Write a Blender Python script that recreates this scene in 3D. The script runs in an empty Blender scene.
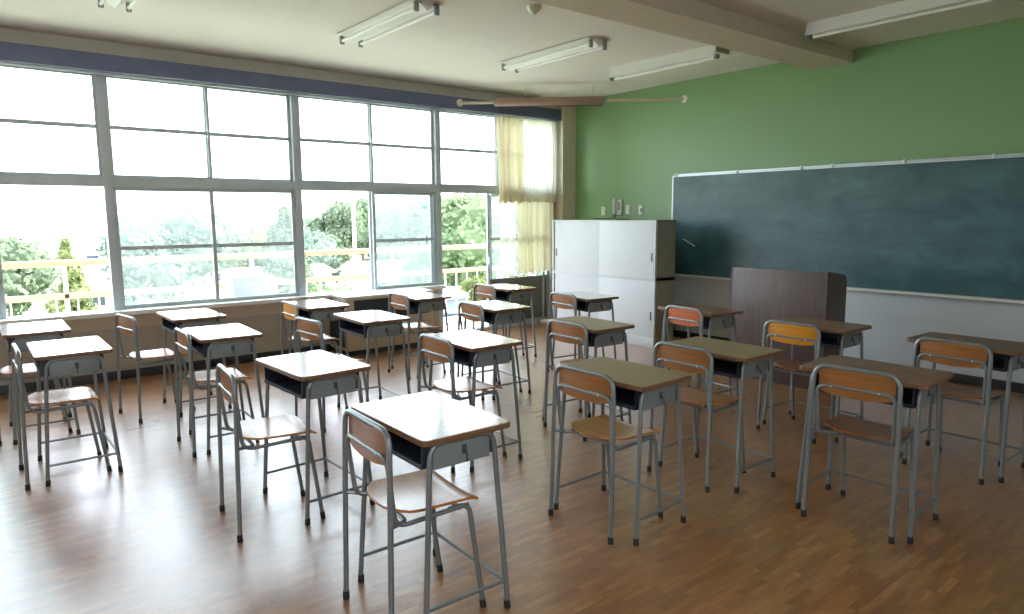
import bpy, bmesh, math, random
from mathutils import Vector, Matrix
random.seed(7)
SC = bpy.context.scene
COL = SC.collection
R = math.radians
PI = math.pi

# ------------------------------------------------------------------ materials
def lin(c):
    return tuple(((v/255.0)/12.92 if v <= 10 else (((v/255.0)+0.055)/1.055)**2.4) for v in c) + (1.0,)

class NT:
    def __init__(self, name):
        self.m = bpy.data.materials.new(name); self.m.use_nodes = True
        self.t = self.m.node_tree; self.t.nodes.clear()
        self.out = self.t.nodes.new('ShaderNodeOutputMaterial')
    def n(self, ty, **kw):
        x = self.t.nodes.new(ty)
        for k, v in kw.items():
            if k[0] == '_': setattr(x, k[1:], v)
            else:
                key = int(k[1:]) if k[0] == 'i' and k[1:].isdigit() else k.replace('__', ' ')
                x.inputs[key].default_value = v
        return x
    def l(self, a, b): self.t.links.new(a, b)
    def coords(self, scale=(1, 1, 1), rot=(0, 0, 0), space='Object'):
        tc = self.n('ShaderNodeTexCoord'); mp = self.n('ShaderNodeMapping')
        mp.inputs['Scale'].default_value = scale; mp.inputs['Rotation'].default_value = rot
        self.l(tc.outputs[space], mp.inputs['Vector']); return mp.outputs['Vector']

def mat(name, col, rough=0.6, metal=0.0, spec=0.5, var=0.06, nscale=8.0, bump=0.0, bscale=60.0, stretch=(1, 1, 1), coat=0.0, col2=None, rvar=0.0, space='Object'):
    k = NT(name)
    p = k.n('ShaderNodeBsdfPrincipled', Roughness=rough, Metallic=metal)
    p.inputs['Specular IOR Level'].default_value = spec
    p.inputs['Coat Weight'].default_value = coat
    p.inputs['Coat Roughness'].default_value = 0.12
    v = k.coords(stretch, space=space)
    no = k.n('ShaderNodeTexNoise', Scale=nscale, Detail=4.0, Roughness=0.6)
    k.l(v, no.inputs['Vector'])
    ra = k.n('ShaderNodeValToRGB')
    c = lin(col); 
    if col2 is None:
        a = tuple(max(0, x*(1-var)) for x in c[:3])+(1,); b = tuple(min(1, x*(1+var)) for x in c[:3])+(1,)
    else:
        a = c; b = lin(col2)
    ra.color_ramp.elements[0].color = a; ra.color_ramp.elements[1].color = b
    ra.color_ramp.elements[0].position = 0.3; ra.color_ramp.elements[1].position = 0.7
    k.l(no.outputs['Fac'], ra.inputs['Fac']); k.l(ra.outputs['Color'], p.inputs['Base Color'])
    if rvar:
        mr = k.n('ShaderNodeMapRange'); mr.inputs['To Min'].default_value = rough-rvar; mr.inputs['To Max'].default_value = rough+rvar
        k.l(no.outputs['Fac'], mr.inputs['Value']); k.l(mr.outputs['Result'], p.inputs['Roughness'])
    if bump:
        n2 = k.n('ShaderNodeTexNoise', Scale=bscale, Detail=3.0); k.l(v, n2.inputs['Vector'])
        b = k.n('ShaderNodeBump', Strength=bump, Distance=0.01); k.l(n2.outputs['Fac'], b.inputs['Height']); k.l(b.outputs['Normal'], p.inputs['Normal'])
    k.l(p.outputs['BSDF'], k.out.inputs['Surface'])
    return k.m

def floor_mat():
    """short wooden strips laid end to end along Y, every strip with its own tone"""
    k = NT('parquet'); p = k.n('ShaderNodeBsdfPrincipled')
    tc = k.n('ShaderNodeTexCoord'); sx = k.n('ShaderNodeSeparateXYZ'); k.l(tc.outputs['Object'], sx.inputs[0])
    def mth(op, a, b=None, c=None):
        m = k.n('ShaderNodeMath', _operation=op)
        for i, v in enumerate((a, b, c)):
            if v is None: continue
            if isinstance(v, (int, float)): m.inputs[i].default_value = v
            else: k.l(v, m.inputs[i])
        return m.outputs[0]
    RW, LN = 0.034, 0.17
    u = mth('DIVIDE', sx.outputs['X'], RW); row = mth('FLOOR', u)
    w1 = k.n('ShaderNodeTexWhiteNoise', _noise_dimensions='1D'); k.l(row, w1.inputs['W'])
    v = mth('ADD', mth('DIVIDE', sx.outputs['Y'], LN), mth('MULTIPLY', w1.outputs['Value'], 7.0)); col = mth('FLOOR', v)
    cb = k.n('ShaderNodeCombineXYZ'); k.l(row, cb.inputs['X']); k.l(col, cb.inputs['Y'])
    w2 = k.n('ShaderNodeTexWhiteNoise', _noise_dimensions='2D'); k.l(cb.outputs[0], w2.inputs['Vector'])
    fu = mth('FRACT', u); fv = mth('FRACT', v)
    eu = mth('MINIMUM', fu, mth('SUBTRACT', 1.0, fu)); ev = mth('MINIMUM', fv, mth('SUBTRACT', 1.0, fv))
    gap = mth('MAXIMUM', mth('LESS_THAN', eu, 0.022), mth('LESS_THAN', ev, 0.004))
    off = k.n('ShaderNodeVectorMath', _operation='MULTIPLY_ADD'); k.l(w2.outputs['Color'], off.inputs[0]); off.inputs[1].default_value = (9, 9, 9)
    mp = k.n('ShaderNodeMapping'); mp.inputs['Scale'].default_value = (45, 5.0, 1); k.l(tc.outputs['Object'], mp.inputs[0]); k.l(mp.outputs[0], off.inputs[2])
    g = k.n('ShaderNodeTexNoise', Scale=1.3, Detail=6.0, Roughness=0.65); k.l(off.outputs[0], g.inputs['Vector'])
    big = k.n('ShaderNodeTexNoise', Scale=0.8, Detail=3.0); k.l(tc.outputs['Object'], big.inputs['Vector'])
    f = mth('ADD', mth('MULTIPLY', w2.outputs['Value'], 0.25), mth('ADD', mth('MULTIPLY', g.outputs['Fac'], 0.69), mth('MULTIPLY', big.outputs['Fac'], 0.25)))
    ra = k.n('ShaderNodeValToRGB'); e = ra.color_ramp.elements
    e[0].position = 0.30; e[0].color = lin((108, 66, 34)); e[1].position = 0.95; e[1].color = lin((206, 148, 90))
    m = ra.color_ramp.elements.new(0.60); m.color = lin((158, 104, 58)); k.l(f, ra.inputs['Fac'])
    mx = k.n('ShaderNodeMix', _data_type='RGBA', _blend_type='MULTIPLY'); k.l(mth('MULTIPLY', gap, 0.45), mx.inputs[0])
    k.l(ra.outputs['Color'], mx.inputs[6]); mx.inputs[7].default_value = (0.25, 0.2, 0.17, 1); k.l(mx.outputs[2], p.inputs['Base Color'])
    n3 = k.n('ShaderNodeTexNoise', Scale=1.6, Detail=5.0, Roughness=0.6); k.l(tc.outputs['Object'], n3.inputs['Vector'])
    rg = mth('ADD', mth('MULTIPLY', n3.outputs['Fac'], 0.22), mth('MULTIPLY_ADD', w2.outputs['Value'], 0.05, 0.19)); k.l(rg, p.inputs['Roughness'])
    p.inputs['Specular IOR Level'].default_value = 0.8; p.inputs['Coat Weight'].default_value = 1.0; p.inputs['Coat Roughness'].default_value = 0.3
    bp = k.n('ShaderNodeBump', Strength=0.10, Distance=0.003); k.l(f, bp.inputs['Height']); k.l(bp.outputs['Normal'], p.inputs['Normal'])
    k.l(p.outputs['BSDF'], k.out.inputs['Surface']); return k.m

def wood_mat(name, c1, c2, axis='X', rough=0.35, scale=1.0, spec=0.5):
    st = {'X': (2, 28, 28), 'Y': (28, 2, 28), 'Z': (28, 28, 2)}[axis]
    k = NT(name); p = k.n('ShaderNodeBsdfPrincipled', Roughness=rough); p.inputs['Specular IOR Level'].default_value = spec
    v = k.coords(tuple(s*scale for s in st))
    n1 = k.n('ShaderNodeTexNoise', Scale=1.5, Detail=6.0, Roughness=0.6, Distortion=0.4); k.l(v, n1.inputs['Vector'])
    ra = k.n('ShaderNodeValToRGB'); ra.color_ramp.elements[0].color = lin(c1); ra.color_ramp.elements[1].color = lin(c2)
    ra.color_ramp.elements[0].position = 0.32; ra.color_ramp.elements[1].position = 0.68
    k.l(n1.outputs['Fac'], ra.inputs['Fac']); k.l(ra.outputs['Color'], p.inputs['Base Color'])
    b = k.n('ShaderNodeBump', Strength=0.05, Distance=0.002); k.l(n1.outputs['Fac'], b.inputs['Height']); k.l(b.outputs['Normal'], p.inputs['Normal'])
    k.l(p.outputs['BSDF'], k.out.inputs['Surface']); return k.m

def front_wall_mat():       # green paint above, off-white below the board line
    k = NT('front_wall_paint'); p = k.n('ShaderNodeBsdfPrincipled', Roughness=0.42)
    tc = k.n('ShaderNodeTexCoord'); s = k.n('ShaderNodeSeparateXYZ'); k.l(tc.outputs['Object'], s.inputs[0])
    gt = k.n('ShaderNodeMath', _operation='GREATER_THAN', i1=0.86); k.l(s.outputs['Z'], gt.inputs[0])
    no = k.n('ShaderNodeTexNoise', Scale=1.2, Detail=4.0); k.l(tc.outputs['Object'], no.inputs['Vector'])
    ra = k.n('ShaderNodeValToRGB'); ra.color_ramp.elements[0].color = lin((118, 156, 104)); ra.color_ramp.elements[1].color = lin((126, 164, 112))
    k.l(no.outputs['Fac'], ra.inputs['Fac'])
    mx = k.n('ShaderNodeMix', _data_type='RGBA'); k.l(gt.outputs[0], mx.inputs[0]); mx.inputs[6].default_value = lin((200, 208, 214)); k.l(ra.outputs['Color'], mx.inputs[7])
    k.l(mx.outputs[2], p.inputs['Base Color'])
    n2 = k.n('ShaderNodeTexNoise', Scale=90.0, Detail=2.0); k.l(tc.outputs['Object'], n2.inputs['Vector'])
    b = k.n('ShaderNodeBump', Strength=0.08, Distance=0.004); k.l(n2.outputs['Fac'], b.inputs['Height']); k.l(b.outputs['Normal'], p.inputs['Normal'])
    k.l(p.outputs['BSDF'], k.out.inputs['Surface']); return k.m

def ceiling_mat():
    k = NT('ceiling_board'); p = k.n('ShaderNodeBsdfPrincipled', Roughness=0.85)
    tc = k.n('ShaderNodeTexCoord')
    br = k.n('ShaderNodeTexBrick', _offset=0.5, _squash=1.0)
    br.inputs['Color1'].default_value = lin((230, 226, 216)); br.inputs['Color2'].default_value = lin((232, 228, 218)); br.inputs['Mortar'].default_value = lin((222, 218, 208))
    br.inputs['Scale'].default_value = 1; br.inputs['Mortar Size'].default_value = 0.002; br.inputs['Brick Width'].default_value = 0.91; br.inputs['Row Height'].default_value = 0.455
    k.l(tc.outputs['Object'], br.inputs['Vector'])
    no = k.n('ShaderNodeTexNoise', Scale=70.0, Detail=3.0, Roughness=0.7); k.l(tc.outputs['Object'], no.inputs['Vector'])
    mx = k.n('ShaderNodeMix', _data_type='RGBA', _blend_type='MULTIPLY'); mx.inputs[0].default_value = 0.12
    k.l(br.outputs['Color'], mx.inputs[6]); k.l(no.outputs['Fac'], mx.inputs[7]); k.l(mx.outputs[2], p.inputs['Base Color'])
    b = k.n('ShaderNodeBump', Strength=0.15, Distance=0.004); k.l(no.outputs['Fac'], b.inputs['Height']); k.l(b.outputs['Normal'], p.inputs['Normal'])
    k.l(p.outputs['BSDF'], k.out.inputs['Surface']); return k.m

def board_mat():
    k = NT('chalkboard_green'); p = k.n('ShaderNodeBsdfPrincipled', Roughness=0.40); p.inputs['Specular IOR Level'].default_value = 0.5
    v = k.coords((0.9, 1, 2.2))
    n1 = k.n('ShaderNodeTexNoise', Scale=2.2, Detail=7.0, Roughness=0.62, Distortion=0.5); k.l(v, n1.inputs['Vector'])
    ra = k.n('ShaderNodeValToRGB'); e = ra.color_ramp.elements
    e[0].color = lin((34, 72, 80)); e[1].color = lin((72, 112, 118)); e[0].position = 0.36; e[1].position = 0.78
    k.l(n1.outputs['Fac'], ra.inputs['Fac']); k.l(ra.outputs['Color'], p.inputs['Base Color'])
    k.l(p.outputs['BSDF'], k.out.inputs['Surface']); return k.m

def glass_mat():
    k = NT('window_glass')
    tr = k.n('ShaderNodeBsdfTransparent'); tr.inputs[0].default_value = (0.93, 0.96, 0.95, 1)
    gl = k.n('ShaderNodeBsdfGlossy', Roughness=0.02)
    tl = k.n('ShaderNodeBsdfTranslucent'); tl.inputs[0].default_value = (0.85, 0.9, 0.9, 1)
    no = k.n('ShaderNodeTexNoise', Scale=2.0, Detail=5.0); v = k.coords(); k.l(v, no.inputs['Vector'])
    mr = k.n('ShaderNodeMapRange'); mr.inputs['To Min'].default_value = 0.025; mr.inputs['To Max'].default_value = 0.085; k.l(no.outputs['Fac'], mr.inputs['Value'])  # translucent haze mixed into the glass to make the view outside paler
    m1 = k.n('ShaderNodeMixShader'); k.l(mr.outputs['Result'], m1.inputs[0]); k.l(tr.outputs[0], m1.inputs[1]); k.l(tl.outputs[0], m1.inputs[2])
    lw = k.n('ShaderNodeLayerWeight', Blend=0.12)
    m2 = k.n('ShaderNodeMixShader'); k.l(lw.outputs['Fresnel'], m2.inputs[0]); k.l(m1.outputs[0], m2.inputs[1]); k.l(gl.outputs[0], m2.inputs[2])
    k.l(m2.outputs[0], k.out.inputs['Surface']); return k.m

def curtain_mat(name, c, tcol, f=0.5):
    k = NT(name)
    d = k.n('ShaderNodeBsdfDiffuse'); t = k.n('ShaderNodeBsdfTranslucent'); t.inputs[0].default_value = lin(tcol)
    v = k.coords((1, 1, 0.15)); no = k.n('ShaderNodeTexNoise', Scale=14.0, Detail=4.0); k.l(v, no.inputs['Vector'])
    ra = k.n('ShaderNodeValToRGB'); ra.color_ramp.elements[0].color = tuple(x*0.85 for x in lin(c)[:3])+(1,); ra.color_ramp.elements[1].color = lin(c); k.l(no.outputs['Fac'], ra.inputs['Fac']); k.l(ra.outputs['Color'], d.inputs[0])
    m = k.n('ShaderNodeMixShader'); m.inputs[0].default_value = f; k.l(d.outputs[0], m.inputs[1]); k.l(t.outputs[0], m.inputs[2]); k.l(m.outputs[0], k.out.inputs['Surface']); return k.m

def leaf_mat(name, c1, c2):
    k = NT(name)
    d = k.n('ShaderNodeBsdfDiffuse'); t = k.n('ShaderNodeBsdfTranslucent')
    v = k.coords(); no = k.n('ShaderNodeTexNoise', Scale=0.9, Detail=4.0); k.l(v, no.inputs['Vector'])
    ra = k.n('ShaderNodeValToRGB'); ra.color_ramp.elements[0].color = lin(c1); ra.color_ramp.elements[1].color = lin(c2)
    ra.color_ramp.elements[0].position = 0.35; ra.color_ramp.elements[1].position = 0.65
    k.l(no.outputs['Fac'], ra.inputs['Fac']); k.l(ra.outputs['Color'], d.inputs[0]); k.l(ra.outputs['Color'], t.inputs[0])
    m = k.n('ShaderNodeMixShader'); m.inputs[0].default_value = 0.4; k.l(d.outputs[0], m.inputs[1]); k.l(t.outputs[0], m.inputs[2]); k.l(m.outputs[0], k.out.inputs['Surface']); return k.m

M = {}
M['floor'] = floor_mat()
M['front'] = front_wall_mat()
M['ceiling'] = ceiling_mat()
M['board'] = board_mat()
M['glass'] = glass_mat()
M['wall_beige'] = mat('beige_wall_paint', (200, 194, 178), 0.7, var=0.04, bump=0.06)
M['wall_taupe'] = mat('taupe_wall_panel', (172, 164, 152), 0.6, var=0.05, bump=0.05)
M['wall_tan'] = mat('tan_wall_paint', (196, 182, 160), 0.6, var=0.05, bump=0.05)
M['wall_white'] = mat('off_white_wall', (205, 203, 195), 0.7, var=0.03, bump=0.05)
M['grey_panel'] = mat('grey_green_panel', (112, 114, 106), 0.5, var=0.05)
M['baseboard'] = mat('dark_baseboard', (46, 46, 48), 0.35, var=0.1)
M['column'] = mat('column_paint', (206, 198, 172), 0.65, var=0.04)
M['beam'] = mat('beam_paint', (196, 184, 162), 0.8, var=0.04, bump=0.08)
M['blue'] = mat('slate_blue_box', (92, 100, 132), 0.5, var=0.06)
M['alu'] = mat('window_aluminium', (188, 198, 204), 0.45, 0.0, var=0.05)
M['alu_dark'] = mat('dark_aluminium', (78, 84, 92), 0.45, 0.3, var=0.05)
M['silver'] = mat('silver_trim', (205, 214, 218), 0.35, 0.4, var=0.04)
M['white'] = mat('white_enamel', (228, 230, 226), 0.4, var=0.03)
M['sill'] = mat('white_sill', (232, 232, 228), 0.35, var=0.03)
M['desktop'] = mat('desk_laminate', (160, 134, 100), 0.2, var=0.06, spec=1.0, coat=1.0, nscale=5, stretch=(1, 8, 1), rvar=0.04, bump=0.02)
M['desktop_b'] = mat('desk_laminate_reddish', (138, 98, 72), 0.25, var=0.06, spec=0.7, nscale=5, stretch=(1, 8, 1), rvar=0.04, bump=0.02)
M['desktop_c'] = mat('desk_laminate_olive', (146, 124, 82), 0.34, var=0.06, spec=0.5, nscale=5, stretch=(1, 8, 1), rvar=0.04, bump=0.02)
M['edge'] = mat('desk_edge_wood', (120, 84, 56), 0.4, var=0.12, nscale=20)
M['steel'] = mat('grey_green_enamel_tube', (130, 138, 140), 0.32, 0.45, var=0.06, nscale=12, spec=0.6)
M['panel'] = mat('grey_steel_panel', (132, 142, 142), 0.42, 0.2, var=0.06, nscale=6)
M['tray'] = mat('dark_blue_steel_tray', (36, 43, 58), 0.5, 0.1, var=0.12, nscale=6)
M['rubber'] = mat('black_rubber', (38, 36, 36), 0.6, var=0.1)
M['seat'] = wood_mat('seat_plywood', (172, 100, 38), (202, 132, 58), 'X', 0.24, spec=0.7)
M['seat_b'] = wood_mat('seat_plywood_dark', (134, 76, 36), (162, 100, 50), 'X', 0.3)
M['back'] = wood_mat('backrest_plywood', (184, 108, 26), (210, 134, 38), 'X', 0.3)
M['back_b'] = wood_mat('backrest_plywood_red', (184, 84, 28), (206, 104, 40), 'X', 0.3)
M['back_c'] = wood_mat('backrest_plywood_dull', (138, 86, 42), (168, 108, 56), 'X', 0.3)
M['back_d'] = wood_mat('backrest_plywood_orange', (200, 124, 22), (224, 150, 38), 'X', 0.3)
M['lectern'] = wood_mat('lectern_wood', (78, 62, 58), (100, 82, 76), 'Z', 0.45)
M['cab'] = mat('white_cabinet_steel', (218, 224, 230), 0.55, 0.0, var=0.02)
M['cab_shaded'] = mat('cabinet_steel_shaded', (150, 146, 130), 0.5, 0.0, var=0.03)  # darker copy of the cabinet white, the side's shadow put into the colour
M['handle'] = mat('dark_handle', (92, 98, 104), 0.4, 0.3)
M['unit'] = mat('beige_unit_steel', (196, 182, 154), 0.45, 0.0, var=0.04)
M['unit_top'] = mat('unit_top_white', (222, 222, 218), 0.35, 0.0, var=0.03)
M['grille'] = mat('dark_grille', (44, 52, 62), 0.5, 0.2)
M['shade_tube'] = mat('roll_screen_cloth', (150, 124, 104), 0.6, var=0.06, nscale=20)
M['pole'] = mat('cream_pole', (198, 188, 164), 0.5, var=0.03)
M['curtain'] = curtain_mat('cream_curtain', (214, 200, 168), (212, 196, 158), 0.45)
M['curtain_lit'] = curtain_mat('cream_curtain_lit', (228, 224, 208), (232, 226, 208), 0.6)  # lit copy of the cream cloth, backlight put into a paler colour
M['tube_lamp'] = mat('frosted_tube', (240, 240, 236), 0.25, var=0.01)
M['cream'] = mat('cream_plastic', (224, 224, 210), 0.4, var=0.02)
M['chalk'] = mat('chalk_white', (225, 230, 230), 0.7)
M['rail_tan'] = mat('tan_painted_rail', (178, 144, 116), 0.5, var=0.06)
M['baluster'] = mat('white_painted_steel', (226, 222, 214), 0.5)
M['concrete'] = mat('balcony_concrete', (222, 220, 214), 0.8, var=0.06, bump=0.1)
M['grass'] = mat('meadow_grass', (112, 128, 92), 0.9, col2=(168, 172, 146), nscale=0.12)
M['hill'] = mat('distant_hill', (60, 62, 74), 0.95, col2=(66, 68, 78), nscale=0.02)
M['leaf_a'] = leaf_mat('leaf_mid_green', (92, 112, 78), (126, 142, 106))
M['leaf_b'] = leaf_mat('leaf_blue_green', (94, 112, 98), (126, 140, 126))
M['leaf_c'] = leaf_mat('leaf_yellow_green', (98, 110, 66), (128, 134, 90))
M['leaf_d'] = leaf_mat('leaf_pale_green', (92, 108, 84), (118, 130, 106))
M['bark'] = mat('bark', (106, 88, 70), 0.9)
M['house'] = mat('house_wall', (222, 220, 214), 0.8, var=0.04)
M['house_b'] = mat('house_wall_pale_blue', (118, 126, 136), 0.8, var=0.04)
M['roof'] = mat('roof_grey', (150, 154, 160), 0.7, var=0.08)
M['roof_b'] = mat('roof_tan', (150, 128, 108), 0.7, var=0.08)
M['dark_glass'] = mat('dark_window', (60, 70, 84), 0.2)

# ------------------------------------------------------------------ mesh helpers
def link(o, parent=None):
    COL.objects.link(o)
    if parent is not None: o.parent = parent
    return o

class MB:
    """collects shapes into one mesh"""
    def __init__(s): s.bm = bmesh.new()
    def box(s, x0, x1, y0, y1, z0, z1, bev=0.0, seg=2):
        b = bmesh.new(); bmesh.ops.create_cube(b, size=1)
        bmesh.ops.scale(b, vec=(abs(x1-x0), abs(y1-y0), abs(z1-z0)), verts=b.verts)
        bmesh.ops.translate(b, vec=((x0+x1)/2, (y0+y1)/2, (z0+z1)/2), verts=b.verts)
        if bev: bmesh.ops.bevel(b, geom=b.edges[:], offset=bev, segments=seg, affect='EDGES', profile=0.6)
        s._merge(b); return s
    def _merge(s, b, mi=0):
        me = bpy.data.meshes.new('tmp'); b.to_mesh(me); b.free()
        n = len(s.bm.faces); s.bm.from_mesh(me); bpy.data.meshes.remove(me)
        if mi:
            s.bm.faces.ensure_lookup_table()
            for f in s.bm.faces[n:]: f.material_index = mi
    def prism(s, pts, axis, a, b, bev=0.0, mi=0):
        """polygon extruded along axis; pts are in the other two axes in xyz order"""
        q = bmesh.new()
        def P(u, v, w): return {'X': (w, u, v), 'Y': (u, w, v), 'Z': (u, v, w)}[axis]
        A = [q.verts.new(P(u, v, a)) for u, v in pts]; B = [q.verts.new(P(u, v, b)) for u, v in pts]
        q.faces.new(A); q.faces.new(B[::-1]); n = len(pts)
        for i in range(n): q.faces.new((A[i], B[i], B[(i+1) % n], A[(i+1) % n]))
        bmesh.ops.recalc_face_normals(q, faces=q.faces)
        if bev: bmesh.ops.bevel(q, geom=q.edges[:], offset=bev, segments=2, affect='EDGES', profile=0.6)
        s._merge(q, mi); return s
    def tube(s, pts, r, seg=10, bend=0.0, caps=True, nb=6):
        pts = [Vector(p) for p in pts]
        if bend:
            out = [pts[0]]
            for i in range(1, len(pts)-1):
                a, b, c = pts[i-1], pts[i], pts[i+1]
                d1 = (a-b); d2 = (c-b); l = min(bend, d1.length*0.49, d2.length*0.49)
                p1 = b+d1.normalized()*l; p2 = b+d2.normalized()*l
                for j in range(nb+1):
                    t = j/nb; out.append(p1*(1-t)**2+b*2*t*(1-t)+p2*t*t)
            out.append(pts[-1]); pts = out
        n = len(pts); rings = []
        up = None
        for i in range(n):
            t = (pts[min(i+1, n-1)]-pts[max(i-1, 0)]).normalized()
            if up is None:
                up = Vector((0, 0, 1)) if abs(t.z) < 0.9 else Vector((1, 0, 0))
            u = (up-t*up.dot(t)).normalized(); v = t.cross(u); up = u
            if isinstance(r, (list, tuple)):
                f_ = i/(n-1)*(len(r)-1); j_ = min(int(f_), len(r)-2); rr = r[j_]*(1-(f_-j_))+r[j_+1]*(f_-j_)
            else: rr = r
            rings.append([s.bm.verts.new(pts[i]+(u*math.cos(2*PI*k/seg)+v*math.sin(2*PI*k/seg))*rr) for k in range(seg)])
        for i in range(n-1):
            for k in range(seg):
                s.bm.faces.new((rings[i][k], rings[i][(k+1) % seg], rings[i+1][(k+1) % seg], rings[i+1][k]))
        if caps:
            s.bm.faces.new(rings[0][::-1]); s.bm.faces.new(rings[-1])
        return s
    def lathe(s, prof, c, axis='Z', seg=20):
        """prof: list of (r, h)"""
        rings = []
        c = Vector(c)
        for r_, h in prof:
            ring = []
            for k in range(seg):
                a = 2*PI*k/seg; x, y = r_*math.cos(a), r_*math.sin(a)
                o = {'Z': (x, y, h), 'X': (h, x, y), 'Y': (x, h, y)}[axis]
                ring.append(s.bm.verts.new(c+Vector(o)))
            rings.append(ring)
        for i in range(len(prof)-1):
            for k in range(seg): s.bm.faces.new((rings[i][k], rings[i][(k+1) % seg], rings[i+1][(k+1) % seg], rings[i+1][k]))
        s.bm.faces.new(rings[0][::-1]); s.bm.faces.new(rings[-1]); return s
    def grid(s, f, nu, nv, thick=None):
        V = [[s.bm.verts.new(f(i/nu, j/nv)) for j in range(nv+1)] for i in range(nu+1)]
        for i in range(nu):
            for j in range(nv): s.bm.faces.new((V[i][j], V[i+1][j], V[i+1][j+1], V[i][j+1]))
        return s
    def build(s, name, m, parent=None, smooth=True, kind=None, angle=40):
        bmesh.ops.recalc_face_normals(s.bm, faces=s.bm.faces)
        me = bpy.data.meshes.new(name); s.bm.to_mesh(me); s.bm.free()
        for mm in (m if isinstance(m, (list, tuple)) else [m]): me.materials.append(mm)
        if smooth:
            for p in me.polygons: p.use_smooth = True
            try: me.set_sharp_from_angle(angle=R(angle))
            except Exception: pass
        o = bpy.data.objects.new(name, me); link(o, parent)
        if kind: o['kind'] = kind
        return o

def tag(o, label, cat, group=None):
    o['label'] = label; o['category'] = cat
    if group: o['group'] = group
    return o
def thing(name, label, cat, loc=(0, 0, 0), rz=0.0, group=None, kind=None):
    o = bpy.data.objects.new(name, None); o.empty_display_size = 0.1; COL.objects.link(o)
    o.location = loc; o.rotation_euler = (0, 0, rz)
    if kind: o['kind'] = kind
    else: tag(o, label, cat, group)
    return o
def copy_tree(o, parent=None):
    c = o.copy(); COL.objects.link(c)
    if parent is not None: c.parent = parent
    for ch in list(o.children): copy_tree(ch, c)
    return c

# ------------------------------------------------------------------ room shell
XW, YF, ZC = -7.40, 7.00, 3.12      # window wall, front wall, ceiling
XR, YB = 1.30, -2.30                # right wall, back wall (out of frame)
SILL, GT, TRA, TRB = 0.665, 2.86, 1.905, 1.82

MB().box(XW-0.15, XR+0.15, YB-0.15, YF+0.15, -0.12, 0.0).build('floor', M['floor'], kind='structure', smooth=False)
MB().box(XW-0.15, XR+0.15, YB-0.15, YF+0.15, ZC, ZC+0.2).build('ceiling', M['ceiling'], kind='structure', smooth=False)
MB().box(XW-0.15, XR+0.15, YF, YF+0.15, 0, ZC).build('wall_front', M['front'], kind='structure', smooth=False)
w = MB(); w.box(XR, XR+0.15, YB, YF, 0, 1.8); w.box(XR, XR+0.15, YB, YF, 2.7, ZC)
for a, b in ((YB, YB+0.2), (-0.65, -0.45), (1.2, YF)): w.box(XR, XR+0.15, a, b, 1.8, 2.7)  # high openings added to the unseen wall to let in fill light
w.build('wall_right', M['wall_white'], kind='structure', smooth=False)
MB().box(XW-0.15, XR+0.15, YB-0.15, YB, 0, ZC).build('wall_back', M['wall_white'], kind='structure', smooth=False)
# window wall: header, apron (tan strip over taupe panels), end pier
w = MB(); w.box(XW-0.15, XW, YB, YF, GT, ZC); w.box(XW-0.15, XW, 6.72, YF, 0, GT)
w.build('wall_left', M['wall_beige'], kind='structure', smooth=False)
MB().box(XW-0.15, XW, YB, 4.77, 0.49, SILL-0.04).build('wall_left_apron', M['wall_tan'], kind='structure', smooth=False)
wp = MB().box(XW-0.15, XW-0.004, YB, 4.77, 0, 0.49)
for y in [YB+0.9*i for i in range(1, 8)]: wp.box(XW-0.006, XW+0.002, y-0.006, y+0.006, 0.09, 0.485)
wp.build('wall_left_panel', M['wall_taupe'], kind='structure', smooth=False)
MB().box(XW-0.15, XW+0.13, YB, 4.77, SILL-0.04, SILL, bev=0.006).build('trim_1', M['sill'], kind='structure')
MB().box(XW, XW+0.145, 6.75, YF, 0, ZC).build('trim_2', M['column'], kind='structure', smooth=False)
# curtain box and its rail
MB().box(XW, XW+0.125, YB, 6.735, 2.835, 2.985, bev=0.004).build('trim_3', M['blue'], kind='structure')
MB().box(XW+0.03, XW+0.055, YB, 6.70, 2.815, 2.835).build('trim_4', M['silver'], kind='structure')
# beam with a sloping left flank
MB().prism([(-4.11, ZC+0.01), (-3.79, 2.99), (-3.38, 2.99), (-3.38, ZC+0.01)], 'Y', YB, YF).build('trim_5', M['beam'], kind='structure', smooth=False)
# shallow plaster strip across the ceiling near the front corner
MB().box(XW, -4.11, 6.30, 6.42, ZC-0.006, ZC+0.01).build('trim_6', M['ceiling'], kind='structure', smooth=False)
MB().box(XW+0.145, XR, YF-0.018, YF, 0, 0.085, bev=0.003).build('baseboard_front', M['baseboard'], kind='structure')
MB().box(XW, XW+0.018, YB, 4.77, 0, 0.085, bev=0.003).build('baseboard_left', M['baseboard'], kind='structure')
MB().box(XR-0.018, XR, YB, YF-0.02, 0, 0.085).build('baseboard_right', M['baseboard'], kind='structure')

# posts between the bays and the transom
P1, P2, P3, PD = (1.118, 1.190), (2.925, 3.0), (4.735, 4.80), (6.66, 6.74)
tn = 7
for a, b in ((-0.70, -0.61), P1, P2, P3, PD):
    lo = 0.0 if a > 4 else SILL
    MB().box(XW-0.085, XW+0.012, a, b, lo, GT, bev=0.004).build('trim_%d' % tn, M['alu'], kind='structure'); tn += 1
MB().box(XW-0.085, XW+0.008, YB, 6.72, TRB, TRA, bev=0.004).build('trim_%d' % tn, M['alu'], kind='structure'); tn += 1
MB().box(XW-0.10, XW+0.0, YB, 6.72, GT-0.028, GT, bev=0.003).build('trim_%d' % tn, M['alu'], kind='structure'); tn += 1

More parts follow.
